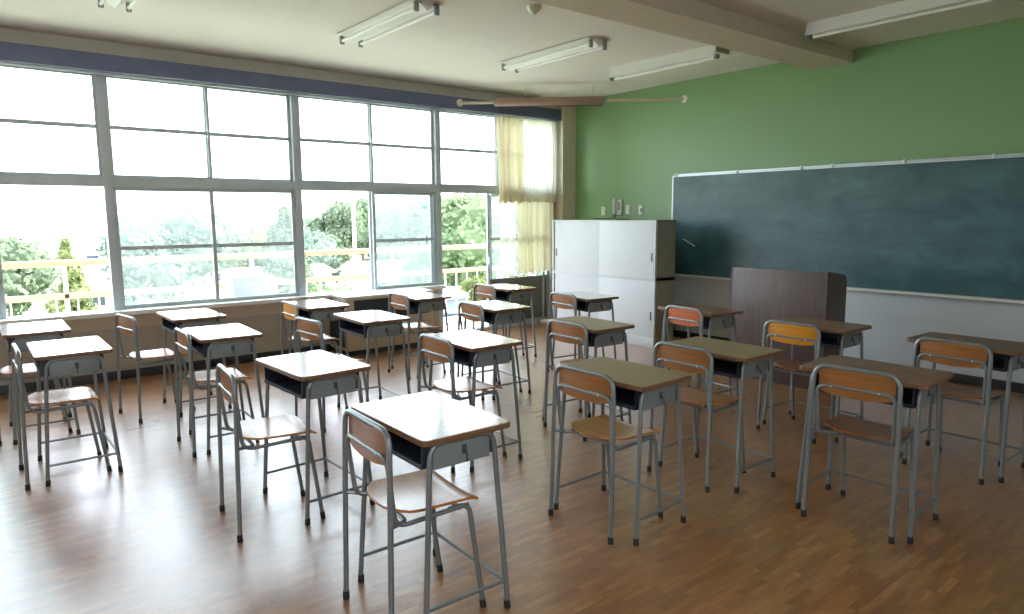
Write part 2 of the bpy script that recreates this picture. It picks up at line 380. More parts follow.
def sash(win, y0, y1, z0, z1, x, bars=(), st=0.035, low=None, handle=None, name='sash'):
    f = MB(); d = 0.014
    f.box(x-d, x+d, y0, y0+st, z0, z1, bev=0.002); f.box(x-d, x+d, y1-st, y1, z0, z1, bev=0.002)
    f.box(x-d, x+d, y0+st, y1-st, z0, z0+st, bev=0.002); f.box(x-d, x+d, y0+st, y1-st, z1-st, z1, bev=0.002)
    for z in bars: f.box(x-d*0.8, x+d*0.8, y0+st, y1-st, z-0.018, z+0.018)
    s = f.build(name, M['alu'], win)
    zg = z0
    if low:
        MB().box(x-0.008, x+0.008, y0+st, y1-st, z0+st, low).build('kick_panel', M['grey_panel'], s); zg = low
    MB().box(x-0.002, x+0.002, y0+st*0.5, y1-st*0.5, zg+st*0.5, z1-st*0.5).build('pane', M['glass'], s, smooth=False)
    if handle is not None:
        MB().box(x+d, x+d+0.02, handle-0.012, handle+0.012, (z0+z1)/2-0.05, (z0+z1)/2+0.05, bev=0.004).build('handle', M['silver'], s)
    return s

def upper(win, y0, y1, mid):
    segs = [(y0, y1)] if mid is None else [(y0, mid+0.02), (mid-0.02, y1)]
    for i, (a, b) in enumerate(segs):
        sash(win, a, b, TRA, GT-0.028, XW-0.03-0.03*i, bars=(2.362,), st=0.026, handle=(b-0.02 if i == 0 and mid is not None else None), name='upper_sash')

W = [thing('window_%d' % (i+1), '', '', kind='structure') for i in range(4)]
for wi, (y0, y1, mid) in enumerate([(YB, -0.70, -1.5), (-0.61, 1.12, None), (1.19, 2.925, 2.07), (3.0, 4.735, 3.87)]):
    upper(W[wi], y0, y1, mid)
z0, z1 = SILL, TRB
sash(W[0], YB, -1.48, z0, z1, XW-0.03, bars=(1.245,)); sash(W[0], -1.52, -0.70, z0, z1, XW-0.065, bars=(1.245,))
sash(W[1], -0.61, 0.30, z0, z1, XW-0.03, bars=(1.245,)); sash(W[1], -0.585, 0.275, z0, z1, XW-0.065, bars=(1.245,))
sash(W[2], 1.19, 2.09, z0, z1, XW-0.065, bars=(1.245,), handle=2.07); sash(W[2], 2.05, 2.925, z0, z1, XW-0.03, bars=(1.245,))
sash(W[3], 3.86, 4.735, z0, z1, XW-0.03, bars=(1.245,)); sash(W[3], 3.835, 4.71, z0, z1, XW-0.065, bars=(1.245,), handle=4.6)
D1 = thing('door_1', '', '', kind='structure')
upper(D1, 4.80, 6.66, 5.72)
MB().box(XW-0.12, XW+0.02, 4.815, 6.66, 0.0, 0.045, bev=0.004).build('threshold', M['alu'], D1)
sash(D1, 5.54, 6.55, 0.045, z1, XW-0.03, bars=(1.22,), low=0.68, handle=5.56)
sash(D1, 5.60, 6.66, 0.045, z1, XW-0.065, bars=(1.22,), low=0.68)

# ------------------------------------------------------------------ desks
def rounded_rect(w, d, r, n=5):
    pts = []
    for cx, cy, a0 in ((w/2-r, d/2-r, 0), (-w/2+r, d/2-r, 90), (-w/2+r, -d/2+r, 180), (w/2-r, -d/2+r, 270)):
        for i in range(n+1):
            a = R(a0+90*i/n); pts.append((cx+r*math.cos(a), cy+r*math.sin(a)))
    return pts
TW, TD, TH = 0.60, 0.392, 0.762
def make_desk():
    t = thing('school_desk', 'school desk', 'desk')
    rr = rounded_rect(TW, TD, 0.028)
    tb = MB(); tb.prism(rr, 'Z', TH-0.022, TH-0.0015, bev=0.003, mi=1)
    top = tb.build('tabletop', [M['desktop'], M['edge']], t)
    MB().prism(rounded_rect(TW-0.008, TD-0.008, 0.025), 'Z', TH-0.0016, TH).build('laminate', M['desktop'], top, smooth=False)
    # book tray, open towards the chair
    y0, y1, x, zt, zb = -0.165, 0.150, 0.235, TH-0.024, TH-0.125
    tr = MB()
    tr.box(-x, x, y0, y1, zb, zb+0.006); tr.box(-x, x, y1-0.006, y1, zb, zt)
    tr.box(-x, -x+0.006, y0, y1, zb, zt); tr.box(x-0.006, x, y0, y1, zb, zt)
    tr.box(-x, x, y0-0.004, y0+0.006, zb, zb+0.018); tr.box(-x, x, y0, y0+0.01, zt-0.012, zt)
    tr.build('book_tray', M['tray'], t)
    for s in (-1, 1):
        pn = MB().box(s*0.2365, s*0.243, -0.125, 0.125, TH-0.135, TH-0.03, bev=0.001)
        pn.build('side_panel', M['panel'], t)
        hk = MB().tube([(s*0.243, 0.01, TH-0.085), (s*0.262, 0.01, TH-0.09), (s*0.262, 0.01, TH-0.125), (s*0.272, 0.01, TH-0.115)], 0.0035, 6, bend=0.008)
        hk.box(s*0.2425, s*0.2455, 0.0, 0.02, TH-0.10, TH-0.065)
        hk.build('hook', M['alu_dark'], t)
        for q in (-1, 1):
            zt_ = TH-0.037
            leg = MB().tube([(s*0.247, 0.0, zt_), (s*0.247, q*0.138, zt_), (s*0.268, q*0.185, 0.03)], 0.0109, 10, bend=0.055)
            lg = leg.build('leg', M['steel'], t)
            a = Vector((s*0.268, q*0.185, 0.0)); b = Vector((s*0.247, q*0.138, zt_)); dn = (b-a).normalized()
            MB().tube([a, a+dn*0.034], [0.0138, 0.0130], 12).build('foot_cap', M['rubber'], lg)
    # foot rail: two side bars and the front bar
    def lp(s, q, z): f = z/(TH-0.037); return (s*(0.268-0.021*f), q*(0.185-0.047*f), z)
    MB().tube([lp(-1, -1, 0.115), lp(-1, 1, 0.115), lp(1, 1, 0.115), lp(1, -1, 0.115)], 0.0075, 8, bend=0.012).build('foot_rail', M['steel'], t)
    return t

# ------------------------------------------------------------------ chairs (origin: floor, middle of the back legs)
def make_chair():
    t = thing('school_chair', 'school chair', 'chair')
    xo, H = 0.195, 0.790
    ZS = 0.462
    # outer frame above the seat
    MB().tube([(-0.203, 0.012, ZS), (-xo, 0.021, H), (xo, 0.021, H), (0.203, 0.012, ZS)], 0.0109, 10, bend=0.065).build('back_frame', M['steel'], t)
    # inner loop: crosses behind the backrest, drops, turns under the seat
    xi = 0.180; HI = 0.695
    MB().tube([(-0.165, 0.355, ZS-0.024), (-0.174, 0.045, ZS-0.03), (-xi, 0.016, HI), (xi, 0.016, HI), (0.174, 0.045, ZS-0.03), (0.165, 0.355, ZS-0.024)], 0.0093, 10, bend=0.05).build('inner_frame', M['steel'], t)
    MB().tube([(-0.203, 0.012, ZS-0.012), (-0.150, 0.10, ZS-0.026), (0.150, 0.10, ZS-0.026), (0.203, 0.012, ZS-0.012)], 0.0085, 8, bend=0.03).build('seat_rail', M['steel'], t)
    MB().tube([(-0.165, 0.32, ZS-0.03), (0.165, 0.32, ZS-0.03)], 0.0085, 8).build('seat_rail', M['steel'], t)
    for s in (-1, 1):
        lg = MB().tube([(s*0.203, 0.012, ZS), (s*0.207, 0.001, 0.03)], 0.0109, 10).build('leg', M['steel'], t)
        MB().tube([(s*0.2074, 0, 0.0), (s*0.2068, 0, 0.034)], [0.0138, 0.0130], 12).build('foot_cap', M['rubber'], lg)
        a = Vector((s*0.170, 0.415, 0)); b = Vector((s*0.165, 0.358, ZS-0.022)); dn = (b-a).normalized()
        lg = MB().tube([(s*0.165, 0.27, ZS-0.024), b, a+dn*0.03], 0.0104, 10, bend=0.04).build('leg', M['steel'], t)
        MB().tube([a, a+dn*0.034], [0.0132, 0.0124], 12).build('foot_cap', M['rubber'], lg)
    # side stretcher between the legs
    # plywood seat, dished, rounded rear corners
    def sf(u, v, dz):
        y = 0.050+v*0.350
        wv = 0.178*(1.0-0.20*max(0, 1-v*3.2)**2) * (1-0.05*max(0, (v-0.88)/0.12)**2)
        x = (u-0.5)*2*wv
        z = ZS + 0.010*(abs(u-0.5)*2)**2 + 0.010*(1-v)**2 - 0.016*max(0, (v-0.85)/0.15)**2
        return Vector((x, y, z+dz))
    def slab(f, nu, nv, th, ax):
        m = MB(); A = [[None]*(nv+1) for _ in range(nu+1)]; B = [[None]*(nv+1) for _ in range(nu+1)]
        for i in range(nu+1):
            for j in range(nv+1):
                A[i][j] = m.bm.verts.new(f(i/nu, j/nv)); B[i][j] = m.bm.verts.new(f(i/nu, j/nv)+ax*th)
        for i in range(nu):
            for j in range(nv):
                m.bm.faces.new((A[i][j], A[i+1][j], A[i+1][j+1], A[i][j+1])); m.bm.faces.new((B[i][j], B[i][j+1], B[i+1][j+1], B[i+1][j]))
        for i in range(nu):
            m.bm.faces.new((A[i][0], B[i][0], B[i+1][0], A[i+1][0])); m.bm.faces.new((A[i][nv], A[i+1][nv], B[i+1][nv], B[i][nv]))
        for j in range(nv):
            m.bm.faces.new((A[0][j], A[0][j+1], B[0][j+1], B[0][j])); m.bm.faces.new((A[nu][j], B[nu][j], B[nu][j+1], A[nu][j+1]))
        return m
    def seatf(u, v):   # superellipse corners at the rear
        e = abs(2*u-1)
        vmin = 0.16*e**4
        vv = vmin+(1-vmin)*v
        return sf(u, vv, -0.011)
    slab(seatf, 14, 10, 0.011, Vector((0, 0, 1))).build('seat', M['seat'], t, angle=35)
    def backf(u, v):
        e = 2*u-1
        z = 0.662+v*(0.781-0.662)
        zc = 0.722
        z = zc+(z-zc)*(1-0.10*abs(e)**6)
        bow = 0.022*(1-e*e)
        x = e*0.176
        # curves forward at the edges, lower edge dips in the middle
        if v < 0.5: z -= 0.012*(1-e*e)*(1-2*v)
        return Vector((x, 0.026-bow*0.7+0.02*(z-0.72), z))
    slab(backf, 14, 6, 0.009, Vector((0, 1, 0))).build('backrest', M['back'], t, angle=35)
    for x in (-0.11, 0.11):
        MB().lathe([(0.0005, -0.014), (0.006, -0.0135), (0.006, -0.012), (0.0005, -0.010)], (x, 0.018, 0.695), 'Y', 8).build('rivet', M['silver'], t)
    return t

DESKS = {  # x, y, deg
 'A': (-2.276, 1.395, -1.1), 'B': (-3.494, 1.430, 2.7), 'C': (-4.930, 0.487, -0.5), 'D': (-5.952, 0.393, -0.9), 'E': (-4.879, 1.366, -2.6),
 'F': (-5.939, 1.437, 0.0), 'G': (-5.889, 2.476, -1.4), 'H': (-4.864, 2.488, -2.3), 'I': (-5.832, 3.515, -2.3), 'J': (-3.539, 2.504, -1.8),
 'K': (-4.750, 3.612, -4.6), 'L': (-5.895, 4.661, -1.9), 'M': (-3.513, 3.510, -2.6), 'N': (-4.761, 4.716, -5.0), 'O': (-2.302, 2.538, 1.6),
 'P': (-2.351, 3.444, 0.0), 'Q': (-3.438, 4.736, -7.0), 'R': (-2.420, 4.710, 0.2), 'S': (-1.506, 3.527, 3.9), 'T': (-1.471, 4.735, -1.3)}
CHAIRS = {  # dx, dy, extra deg relative to the desk
 'A': (.02, -.295, -2), 'B': (.015, -.475, -8), 'C': (.06, -.285, 1), 'D': (.02, -.27, 0), 'E': (.05, -.275, 2), 'F': (.045, -.495, 9),
 'G': (.06, -.285, 0), 'H': (.10, -.56, 8), 'I': (.06, -.28, 0), 'J': (.0, -.28, 0), 'K': (.015, -.265, 0), 'L': (-.04, -.29, 0), 'M': (.06, -.26, 2),
 'N': (.0, -.28, 0), 'O': (-.025, -.260, -1), 'P': (-.05, -.30, 0), 'Q': (.05, -.25, 0), 'R': (-.02, -.33, 0), 'S': (.0, -.25, 1), 'T': (.0, -.30, 0)}
DL = {
 'A': 'school desk nearest the camera with white glare over its whole top',
 'B': 'glaring white desk behind and left of the nearest desk, its chair pulled out',
 'C': 'desk at the left with white top, second nearest the windows, standing before the leftmost desk',
 'D': 'leftmost desk under the windows, white top cut by the left edge of the photo',
 'E': 'white topped desk just right of the sill desk whose chair stands pulled back',
 'F': 'desk against the sill with open blue tray and a chair pulled well back from it',
 'G': 'white topped desk in front of the left end of the grey ventilation unit',
 'H': 'white topped desk with open blue tray standing in front of the beige ventilation unit',
 'I': 'desk beside the balcony doorway at the right end of the ventilation unit',
 'J': 'glossy white topped desk behind the nearest desk, in line with its right side',
 'K': 'desk in front of the open balcony door, second from the curtain',
 'L': 'farthest desk under the cream curtain beside the balcony door',
 'M': 'tan topped desk in the middle before the white cabinet, nearer of the two there',
 'N': 'small far desk standing directly in front of the white cabinet doors',
 'O': 'olive brown topped desk in the foreground to the right of the nearest desk',
 'P': 'brown desk behind the olive topped foreground desk, in front of the lectern',
 'Q': 'reddish topped desk between the white cabinet and the lectern',
 'R': 'reddish brown desk touching the right side of the lectern in view',
 'S': 'dark brown desk in the right foreground seen from behind its chair',
 'T': 'dark brown desk at the right edge below the chalkboard'}
CL = {
 'A': 'chair tucked at the desk nearest the camera, glare on its wooden seat',
 'B': 'chair pulled out left of the glaring white desk, shining seat with a brown streak',
 'C': 'chair seen side on at the left, pushed under the white desk beside the leftmost one',
 'D': 'chair mostly hidden behind the side on chair at the far left edge',
 'E': 'chair with shining rear bars under the second column desk left of centre',
 'F': 'chair standing alone away from its desk beneath the windows, seat shining white',
 'G': 'chair with bright orange backrest at the desk left of the ventilation unit',
 'H': 'chair with dark red brown backrest pulled back from the desk before the ventilation unit',
 'I': 'chair with orange backrest and shining seat beside the ventilation unit right end',
 'J': 'chair behind the nearest desk, its seat glaring white in front of the window light',
 'K': 'chair with rusty orange backrest in front of the open balcony door',
 'L': 'chair with pale orange backrest at the farthest desk under the curtain',
 'M': 'chair with orange backrest at the tan topped desk in the middle of the room',
 'N': 'chair in front of the left end of the white cabinet',
 'O': 'chair at the olive topped foreground desk with tan wooden seat',
 'P': 'chair tucked under the brown desk in front of the lectern',
 'Q': 'chair with red orange backrest beside the dark side of the white cabinet',
 'R': 'chair with bright yellow orange backrest in front of the lectern',
 'S': 'chair in the right foreground with orange backrest and dark brown seat',
 'T': 'chair at the right edge desk below the chalkboard, orange backrest'}
desk0, chair0 = make_desk(), make_chair()
def set_mat(root, part, m):
    for ch in root.children:
        if ch.name.split('.')[0] == part:
            me = ch.data.copy(); me.materials[0] = m; ch.data = me
            for g in ch.children:
                if g.name.split('.')[0] == 'laminate': g.data = g.data.copy(); g.data.materials[0] = m
for i, (k, (x, y, a)) in enumerate(DESKS.items()):
    d = desk0 if i == 0 else copy_tree(desk0)
    d.location = (x, y, 0); d.rotation_euler = (0, 0, R(a)); tag(d, DL[k], 'desk', 'school desks set out in columns')
    if k in 'QRST': set_mat(d, 'tabletop', M['desktop_b'])
    if k in 'OPM': set_mat(d, 'tabletop', M['desktop_c'])
    dx, dy, e = CHAIRS[k]; ca, sa = math.cos(R(a)), math.sin(R(a))
    c = chair0 if i == 0 else copy_tree(chair0)
    c.location = (x+dx*ca-dy*sa, y+dx*sa+dy*ca, 0); c.rotation_euler = (0, 0, R(a+e)); tag(c, CL[k], 'chair', 'tubular school chairs at the desks')
    if k in 'Q': set_mat(c, 'backrest', M['back_b'])
    if k in 'RG': set_mat(c, 'backrest', M['back_d'])
    if k in 'HAJ': set_mat(c, 'backrest', M['back_c'])
    if k in 'STR': set_mat(c, 'seat', M['seat_b'])

# ------------------------------------------------------------------ lectern
t = thing('lectern', 'dark brown wooden lectern with a blank front panel standing before the chalkboard', 'lectern', (-3.335, 5.72, 0))
LW, LD = 0.465, 0.35
MB().box(-LW+0.02, LW-0.02, 0.0, 0.02, 0.0, 1.035, bev=0.002).build('front_panel', M['lectern'], t)
for s in (-1, 1):
    x0, x1 = (s*LW, s*(LW-0.02))
    pts = [(0.0, 0.0), (0.0, 1.043), (0.245, 1.010)]
    for i in range(7):
        a = R(82-82*i/6); pts.append((0.27+0.08*math.cos(a), 0.925+0.08*math.sin(a)))
    pts.append((LD, 0.0))
    MB().prism(pts, 'X', min(x0, x1), max(x0, x1)).build('side_panel', M['lectern'], t, smooth=False)
MB().box(-LW+0.02, LW-0.02, 0.02, 0.30, 0.955, 0.975).build('top', M['lectern'], t)
MB().box(-LW+0.02, LW-0.02, 0.02, 0.32, 0.52, 0.54).build('shelf', M['lectern'], t)
MB().box(-LW+0.02, LW-0.02, 0.02, 0.32, 0.05, 0.07).build('shelf', M['lectern'], t)

# ------------------------------------------------------------------ white cabinet (two stacked units)
def cabinet(name, z0, z1, base, label):
    t = thing(name, label, 'cabinet', (-5.97, 6.176, z0))
    W2, Dp, h = 0.87, 0.36, z1-z0
    f = MB(); fr = 0.028
    f.box(-W2, W2, 0.03, Dp, h-0.02, h); f.box(-W2, W2, 0.03, Dp, 0, 0.02); f.box(-W2, W2, Dp-0.01, Dp, 0, h)
    f.box(-W2, -W2+0.015, 0.03, Dp, 0, h); f.box(W2-0.015, W2, 0.03, Dp, 0, h)
    f.build('carcass', M['cab_shaded'], t, smooth=False)
    g = MB()
    g.box(-W2, -W2+fr, 0, 0.03, 0, h, bev=0.002); g.box(W2-fr*0.7, W2, 0, 0.03, 0, h, bev=0.002)
    g.box(-W2+fr, W2-fr*0.7, 0, 0.03, h-fr*0.75, h, bev=0.002); g.box(-W2+fr, W2-fr*0.7, 0, 0.03, 0, base+fr*0.5, bev=0.002)
    g.build('front_frame', M['cab'], t)
    zz0, zz1 = base+fr*0.5, h-fr*0.75
    d1 = MB().box(-W2+fr+0.012, 0.02, 0.016, 0.028, zz0, zz1, bev=0.001).build('door', M['cab'], t)
    d2 = MB().box(-0.01, W2-fr*0.7-0.008, 0.003, 0.014, zz0, zz1, bev=0.001).build('door', M['cab'], t)
    zh = z1-z0-0.42
    MB().box(-W2+fr+0.03, -W2+fr+0.052, 0.012, 0.017, zh-0.05, zh+0.05, bev=0.002).build('handle', M['handle'], d1)
    MB().box(W2-0.062, W2-0.040, -0.001, 0.004, zh-0.05, zh+0.05, bev=0.002).build('handle', M['handle'], d2)
    return t
cabinet('cabinet', 0.0, 0.79, 0.10, 'lower white steel cabinet with sliding doors, standing on the floor by the corner')
cabinet('cabinet', 0.792, 1.467, 0.0, 'upper white steel cabinet stacked on the other, phone on the wall above')

# ------------------------------------------------------------------ chalkboard
t = thing('chalkboard', 'long dark blue-green chalkboard on the green wall with silver top rail', 'chalkboard', (-3.45, 6.95, 0))
BX = 2.03
MB().box(-BX, BX, 0.0, 0.045, 0.80, 2.0).build('board_surface', M['board'], t, smooth=False)
f = MB()
f.box(-BX-0.012, -BX+0.006, -0.006, 0.045, 0.79, 2.0, bev=0.002); f.box(BX-0.006, BX+0.012, -0.006, 0.045, 0.79, 2.0, bev=0.002)
f.build('frame', M['silver'], t)
rl = MB().box(-BX+0.06, BX+0.01, -0.018, 0.02, 2.0, 2.018, bev=0.003); rl.box(-BX+0.0, BX+0.01, -0.006, 0.045, 1.985, 1.998)
rail = rl.build('top_rail', M['silver'], t)
for x in (-5.42, -4.58, -3.82, -3.49, -2.81, -2.1):
    MB().tube([(x+3.45, -0.024, 2.012), (x+3.45, -0.026, 1.985)], 0.009, 8).box(x+3.45-0.012, x+3.45+0.012, -0.024, 0.0, 2.0, 2.026, bev=0.003).build('rail_hook', M['silver'], t)
MB().box(-BX-0.01, BX+0.01, -0.055, 0.045, 0.775, 0.800, bev=0.005).build('chalk_tray', M['sill'], t)
# small marks resting on the board
o = MB().tube([(-5.305, 6.940, 1.235), (-5.13, 6.940, 1.150)], 0.007, 8).build('magnetic_bar', M['chalk'])
tag(o, 'short slanting white bar stuck on the chalkboard near its left end', 'magnet')
for x, z, l in ((-5.265, 1.275, 'left small pale round magnet above the slanting white bar'), (-5.215, 1.272, 'right small pale round magnet above the slanting white bar')):
    o = MB().lathe([(0.010, 0.0), (0.010, -0.006), (0.006, -0.008)], (x, 6.95, z), 'Y', 12).build('magnet', M['panel']); tag(o, l, 'magnet', 'round magnets on the chalkboard')

# ------------------------------------------------------------------ phone and wall plates
t = thing('wall_phone', 'white wall telephone above the cabinet on the green wall', 'phone', (-6.42, YF, 1.53))
MB().box(-0.055, 0.075, -0.035, 0.0, 0.0, 0.20, bev=0.008).build('phone_body', M['cream'], t)
MB().tube([(-0.025, -0.055, 0.02), (-0.025, -0.07, 0.10), (-0.025, -0.055, 0.21)], [0.026, 0.016, 0.026], 10, bend=0.05).build('handset', M['white'], t)
MB().box(0.015, 0.06, -0.04, -0.034, 0.06, 0.18, bev=0.002).build('keypad', M['panel'], t)
cord = [( -0.03, -0.045, 0.01), (-0.06, -0.05, -0.045), (-0.20, -0.06, -0.053), (-0.35, -0.08, -0.050), (-0.42, -0.06, -0.045)]
MB().tube([(x, y, z) for x, y, z in [(-0.02, -0.03, 0.0), (-0.03, -0.06, -0.05), (0.10, -0.08, -0.058), (0.26, -0.07, -0.058)]], 0.006, 6, bend=0.04).tube(cord, 0.006, 6, bend=0.05).build('cord', M['rubber'], t)
for nm, x, z, dk, l in (('switch_plate', -6.70, 1.585, 0, 'cream switch plate left of the wall phone'), ('switch_plate', -6.255, 1.60, 0, 'narrow cream switch plate just right of the wall phone'), ('switch_plate', -6.03, 1.59, 1, 'cream outlet plate farthest right of the wall phone')):
    t = thing(nm, l, 'switch', (x, YF, z))
    MB().box(-0.035, 0.035, -0.010, 0, -0.06, 0.06, bev=0.003).build('plate', M['cream'], t)
    MB().box(-0.012+0.012*dk, 0.012+0.012*dk, -0.016, -0.009, -0.022, 0.022, bev=0.002).build('toggle', M['handle'] if dk else M['white'], t)

# ------------------------------------------------------------------ ventilation unit under the window
t = thing('ventilation_unit', 'beige floor standing ventilation unit with dark top grille under the window', 'heater', (XW+0.02, 3.25, 0))
UX, UY = 0.44, 1.12
MB().box(0, UX, 0.0, UY, 0.06, 0.635, bev=0.004).build('body', M['unit'], t)
MB().box(0.0, UX+0.008, -0.006, UY+0.006, 0.635, 0.662, bev=0.005).build('top', M['unit_top'], t)
MB().box(0.02, UX-0.02, 0.02, UY-0.02, 0.0, 0.06).build('plinth', M['baseboard'], t)
MB().box(0.03, UX-0.03, -0.008, 0.0, 0.10, 0.60, bev=0.002).build('side_panel', M['grille'], t)  # dark sheet standing in for shade on the unit's left side
g = MB().box(UX-0.002, UX+0.004, 0.10, UY-0.06, 0.40, 0.615)
gr = g.build('grille', M['grille'], t)
sl = MB()
for i in range(11): sl.box(UX+0.003, UX+0.012, 0.10, UY-0.06, 0.410+0.0185*i, 0.4155+0.0185*i)
sl.build('louvre', M['alu_dark'], gr)
MB().box(UX, UX+0.004, 0.20, UY-0.12, 0.09, 0.37, bev=0.002).build('access_panel', M['unit'], t)
MB().box(UX+0.003, UX+0.012, 0.34, 0.50, 0.262, 0.276, bev=0.002).build('handle', M['handle'], t)

# ------------------------------------------------------------------ curtains
def cloth(name, y0, y1, z0, z1, x, folds, amp, label, m, gather=0.0, seed=1, lean=0.0):
    rnd = random.Random(seed); ph = [rnd.uniform(0, 6.28) for _ in range(4)]
    def f(u, v):
        # v: 0 bottom, 1 top
        yy = y0+(y1-y0)*u + lean*(1-v)*(u-0.3)
        w_ = u+0.10*math.sin(2*PI*u*1.3+ph[1])+0.03*math.sin(2*PI*u*3.1+ph[2]+2.2*v)
        s = math.sin(2*PI*folds*w_+ph[0]+0.9*math.sin(2.4*v+ph[1])) + 0.5*math.sin(2*PI*folds*1.9*w_+ph[2]+v*2.5)
        a = amp*(0.5+0.5*(1-v)**0.6)
        xx = x + a*s + 0.012*math.sin(5*v+6*u)
        zz = z0+(z1-z0)*v + (0.012*math.sin(2*PI*folds*u+ph[3]))*(1-v) - gather*(1-v)*(0.5-abs(u-0.5))
        return Vector((xx, yy, zz))
    o = MB().grid(f, 150, 30).build(name, m, angle=180)
    return tag(o, label, 'curtain') if label else o
cloth('curtain', 5.62, 6.09, 1.70, 2.815, XW+0.105, 4.0, 0.022, 'left half of the upper short curtain, yellowish cream, hanging in bunched folds', M['curtain'], seed=3, lean=0.0)
cloth('curtain', 6.10, 6.67, 1.71, 2.815, XW+0.10, 6.5, 0.012, 'right half of the upper short curtain, toned paler and brightly lit beside the column', M['curtain_lit'], seed=5)
cloth('curtain', 5.70, 5.98, 0.73, 1.80, XW+0.034, 3, 0.012, 'left part of the lower curtain, pale and backlit below the upper hem', M['curtain_lit'], seed=8)
cloth('curtain', 6.00, 6.70, 0.74, 1.80, XW+0.040, 6, 0.017, 'right part of the lower curtain, beige folds next to the column', M['curtain'], seed=11)
MB().box(XW+0.012, XW+0.065, 5.55, 6.70, 1.80, 1.815).build('trim_20', M['silver'], kind='structure')
o = MB().box(XW+0.05, XW+0.12, 6.03, 6.09, 2.79, 2.815)
o.bm.free()

# ------------------------------------------------------------------ rolled screen on a pole across the corner
p0, p1 = Vector((XW+0.13, 5.02, 2.915)), Vector((-5.376, YF, 2.905))
dv = (p1-p0); L = dv.length; un = dv.normalized()
t = thing('rolled_screen', 'rolled brown screen on a cream pole spanning the corner under the ceiling', 'screen', p0)
MB().tube([(0, 0, 0), un*L*0.17], 0.018, 12).tube([un*L*0.66, un*L], 0.018, 12).build('pole', M['pole'], t)
MB().tube([un*L*0.155, un*L*0.165, un*L*0.64, un*L*0.65], [0.03, 0.052, 0.052, 0.03], 20).build('screen_roll', M['shade_tube'], t)
perp = Vector((0, 0, -1))
MB().tube([un*L*0.17+perp*0.052, un*L*0.64+perp*0.052], 0.009, 8).build('bottom_bar', M['rubber'], t)
MB().lathe([(0.0, 0), (0.045, 0.0), (0.045, 0.014), (0.02, 0.02)], (0, 0, 0), 'X', 16).build('end_flange', M['cream'], t)
MB().lathe([(0.0, 0), (0.045, 0.0), (0.045, -0.014), (0.02, -0.02)], tuple(un*L), 'Y', 16).build('end_flange', M['cream'], t)
o = MB().tube([un*L*0.30+Vector((0, 0, 0.05)), un*L*0.30+Vector((0, 0, ZC-2.92))], 0.004, 6).tube([un*L*0.60+Vector((0, 0, 0.05)), un*L*0.60+Vector((0, 0, ZC-2.92))], 0.004, 6).build('hanger', M['silver'], t)

# ------------------------------------------------------------------ ceiling lights
def twin_light(x0, x1, y, label):
    t = thing('ceiling_light', label, 'ceiling light', ((x0+x1)/2, y, ZC), 0, 'twin tube ceiling lights')
    h = (x1-x0)/2
    MB().prism([(-0.055, 0.0), (-0.05, -0.035), (0.0, -0.075), (0.05, -0.035), (0.055, 0.0)], 'X', -h, h).build('housing', M['white'], t, smooth=False)
    wings = MB()
    for s in (-1, 1):
        wings.prism([(s*0.045, -0.035), (s*0.135, -0.012), (s*0.135, -0.008), (s*0.045, -0.028)], 'X', -h, h)
    wings.build('reflector', M['white'], t, smooth=False)
    for s in (-1, 1):
        tb = MB().tube([(-h+0.03, s*0.09, -0.060), (h-0.03, s*0.09, -0.060)], 0.015, 14).build('tube', M['tube_lamp'], t)
        for e in (-1, 1):
            MB().box(e*h, e*(h-0.025), s*0.09-0.019, s*0.09+0.019, -0.088, -0.012, bev=0.006).build('socket', M['panel'], tb)
    return t
twin_light(-5.88, -4.60, 2.90, 'twin tube ceiling light above the windows side, middle one of the row')
twin_light(-5.90, -4.60, 4.72, 'twin tube ceiling light nearest the front corner and rolled screen')
twin_light(-5.93, -4.60, 1.06, 'twin tube ceiling light at the top left, only its end in view')
twin_light(-3.1, -1.78, 2.86, 'twin tube ceiling light right of the beam above the camera')
def board_light(x0, x1, y, label):
    t = thing('ceiling_light', label, 'ceiling light', ((x0+x1)/2, y, ZC), 0, 'chalkboard lights')
    h = (x1-x0)/2
    pts = [(-0.11, 0.0), (-0.11, -0.115), (-0.10, -0.12), (-0.02, -0.10), (0.10, -0.06), (0.11, -0.055), (0.11, 0.0)]
    MB().prism([(-0.09, 0.0), (-0.115, -0.10), (-0.10, -0.105), (-0.07, -0.02), (0.09, -0.02), (0.16, -0.055), (0.165, -0.05), (0.10, 0.0)], 'X', -h, h).build('housing', M['white'], t, smooth=False)
    e = MB()
    for s in (-1, 1): e.box(s*h, s*(h-0.012), -0.09, 0.12, -0.070, -0.005)
    e.build('end_cap', M['beam'], t)
    tb = MB().tube([(-h+0.05, -0.065, -0.118), (h-0.02, -0.065, -0.118)], 0.014, 14).build('tube', M['tube_lamp'], t)
    for e_ in (-1, 1): MB().box(e_*(h-0.01)-0.02, e_*(h-0.01)+0.02, -0.085, -0.045, -0.132, -0.09, bev=0.005).build('socket', M['handle'], tb)
    return t
board_light(-5.43, -4.07, 5.84, 'single tube box light on the ceiling left of the beam near the chalkboard')
board_light(-3.18, -1.45, 5.84, 'long box light on the ceiling right of the beam above the chalkboard')
t = thing('smoke_detector', 'small white detector on the ceiling beside the beam at the top edge', 'detector', (-4.22, 3.62, ZC))
MB().lathe([(0.055, 0.0), (0.055, -0.02), (0.035, -0.045), (0.0, -0.05)], (0, 0, 0), 'Z', 20).build('base', M['cream'], t)
MB().lathe([(0.018, -0.045), (0.018, -0.062), (0.0, -0.064)], (0, 0, 0), 'Z', 12).build('sensor', M['silver'], t)

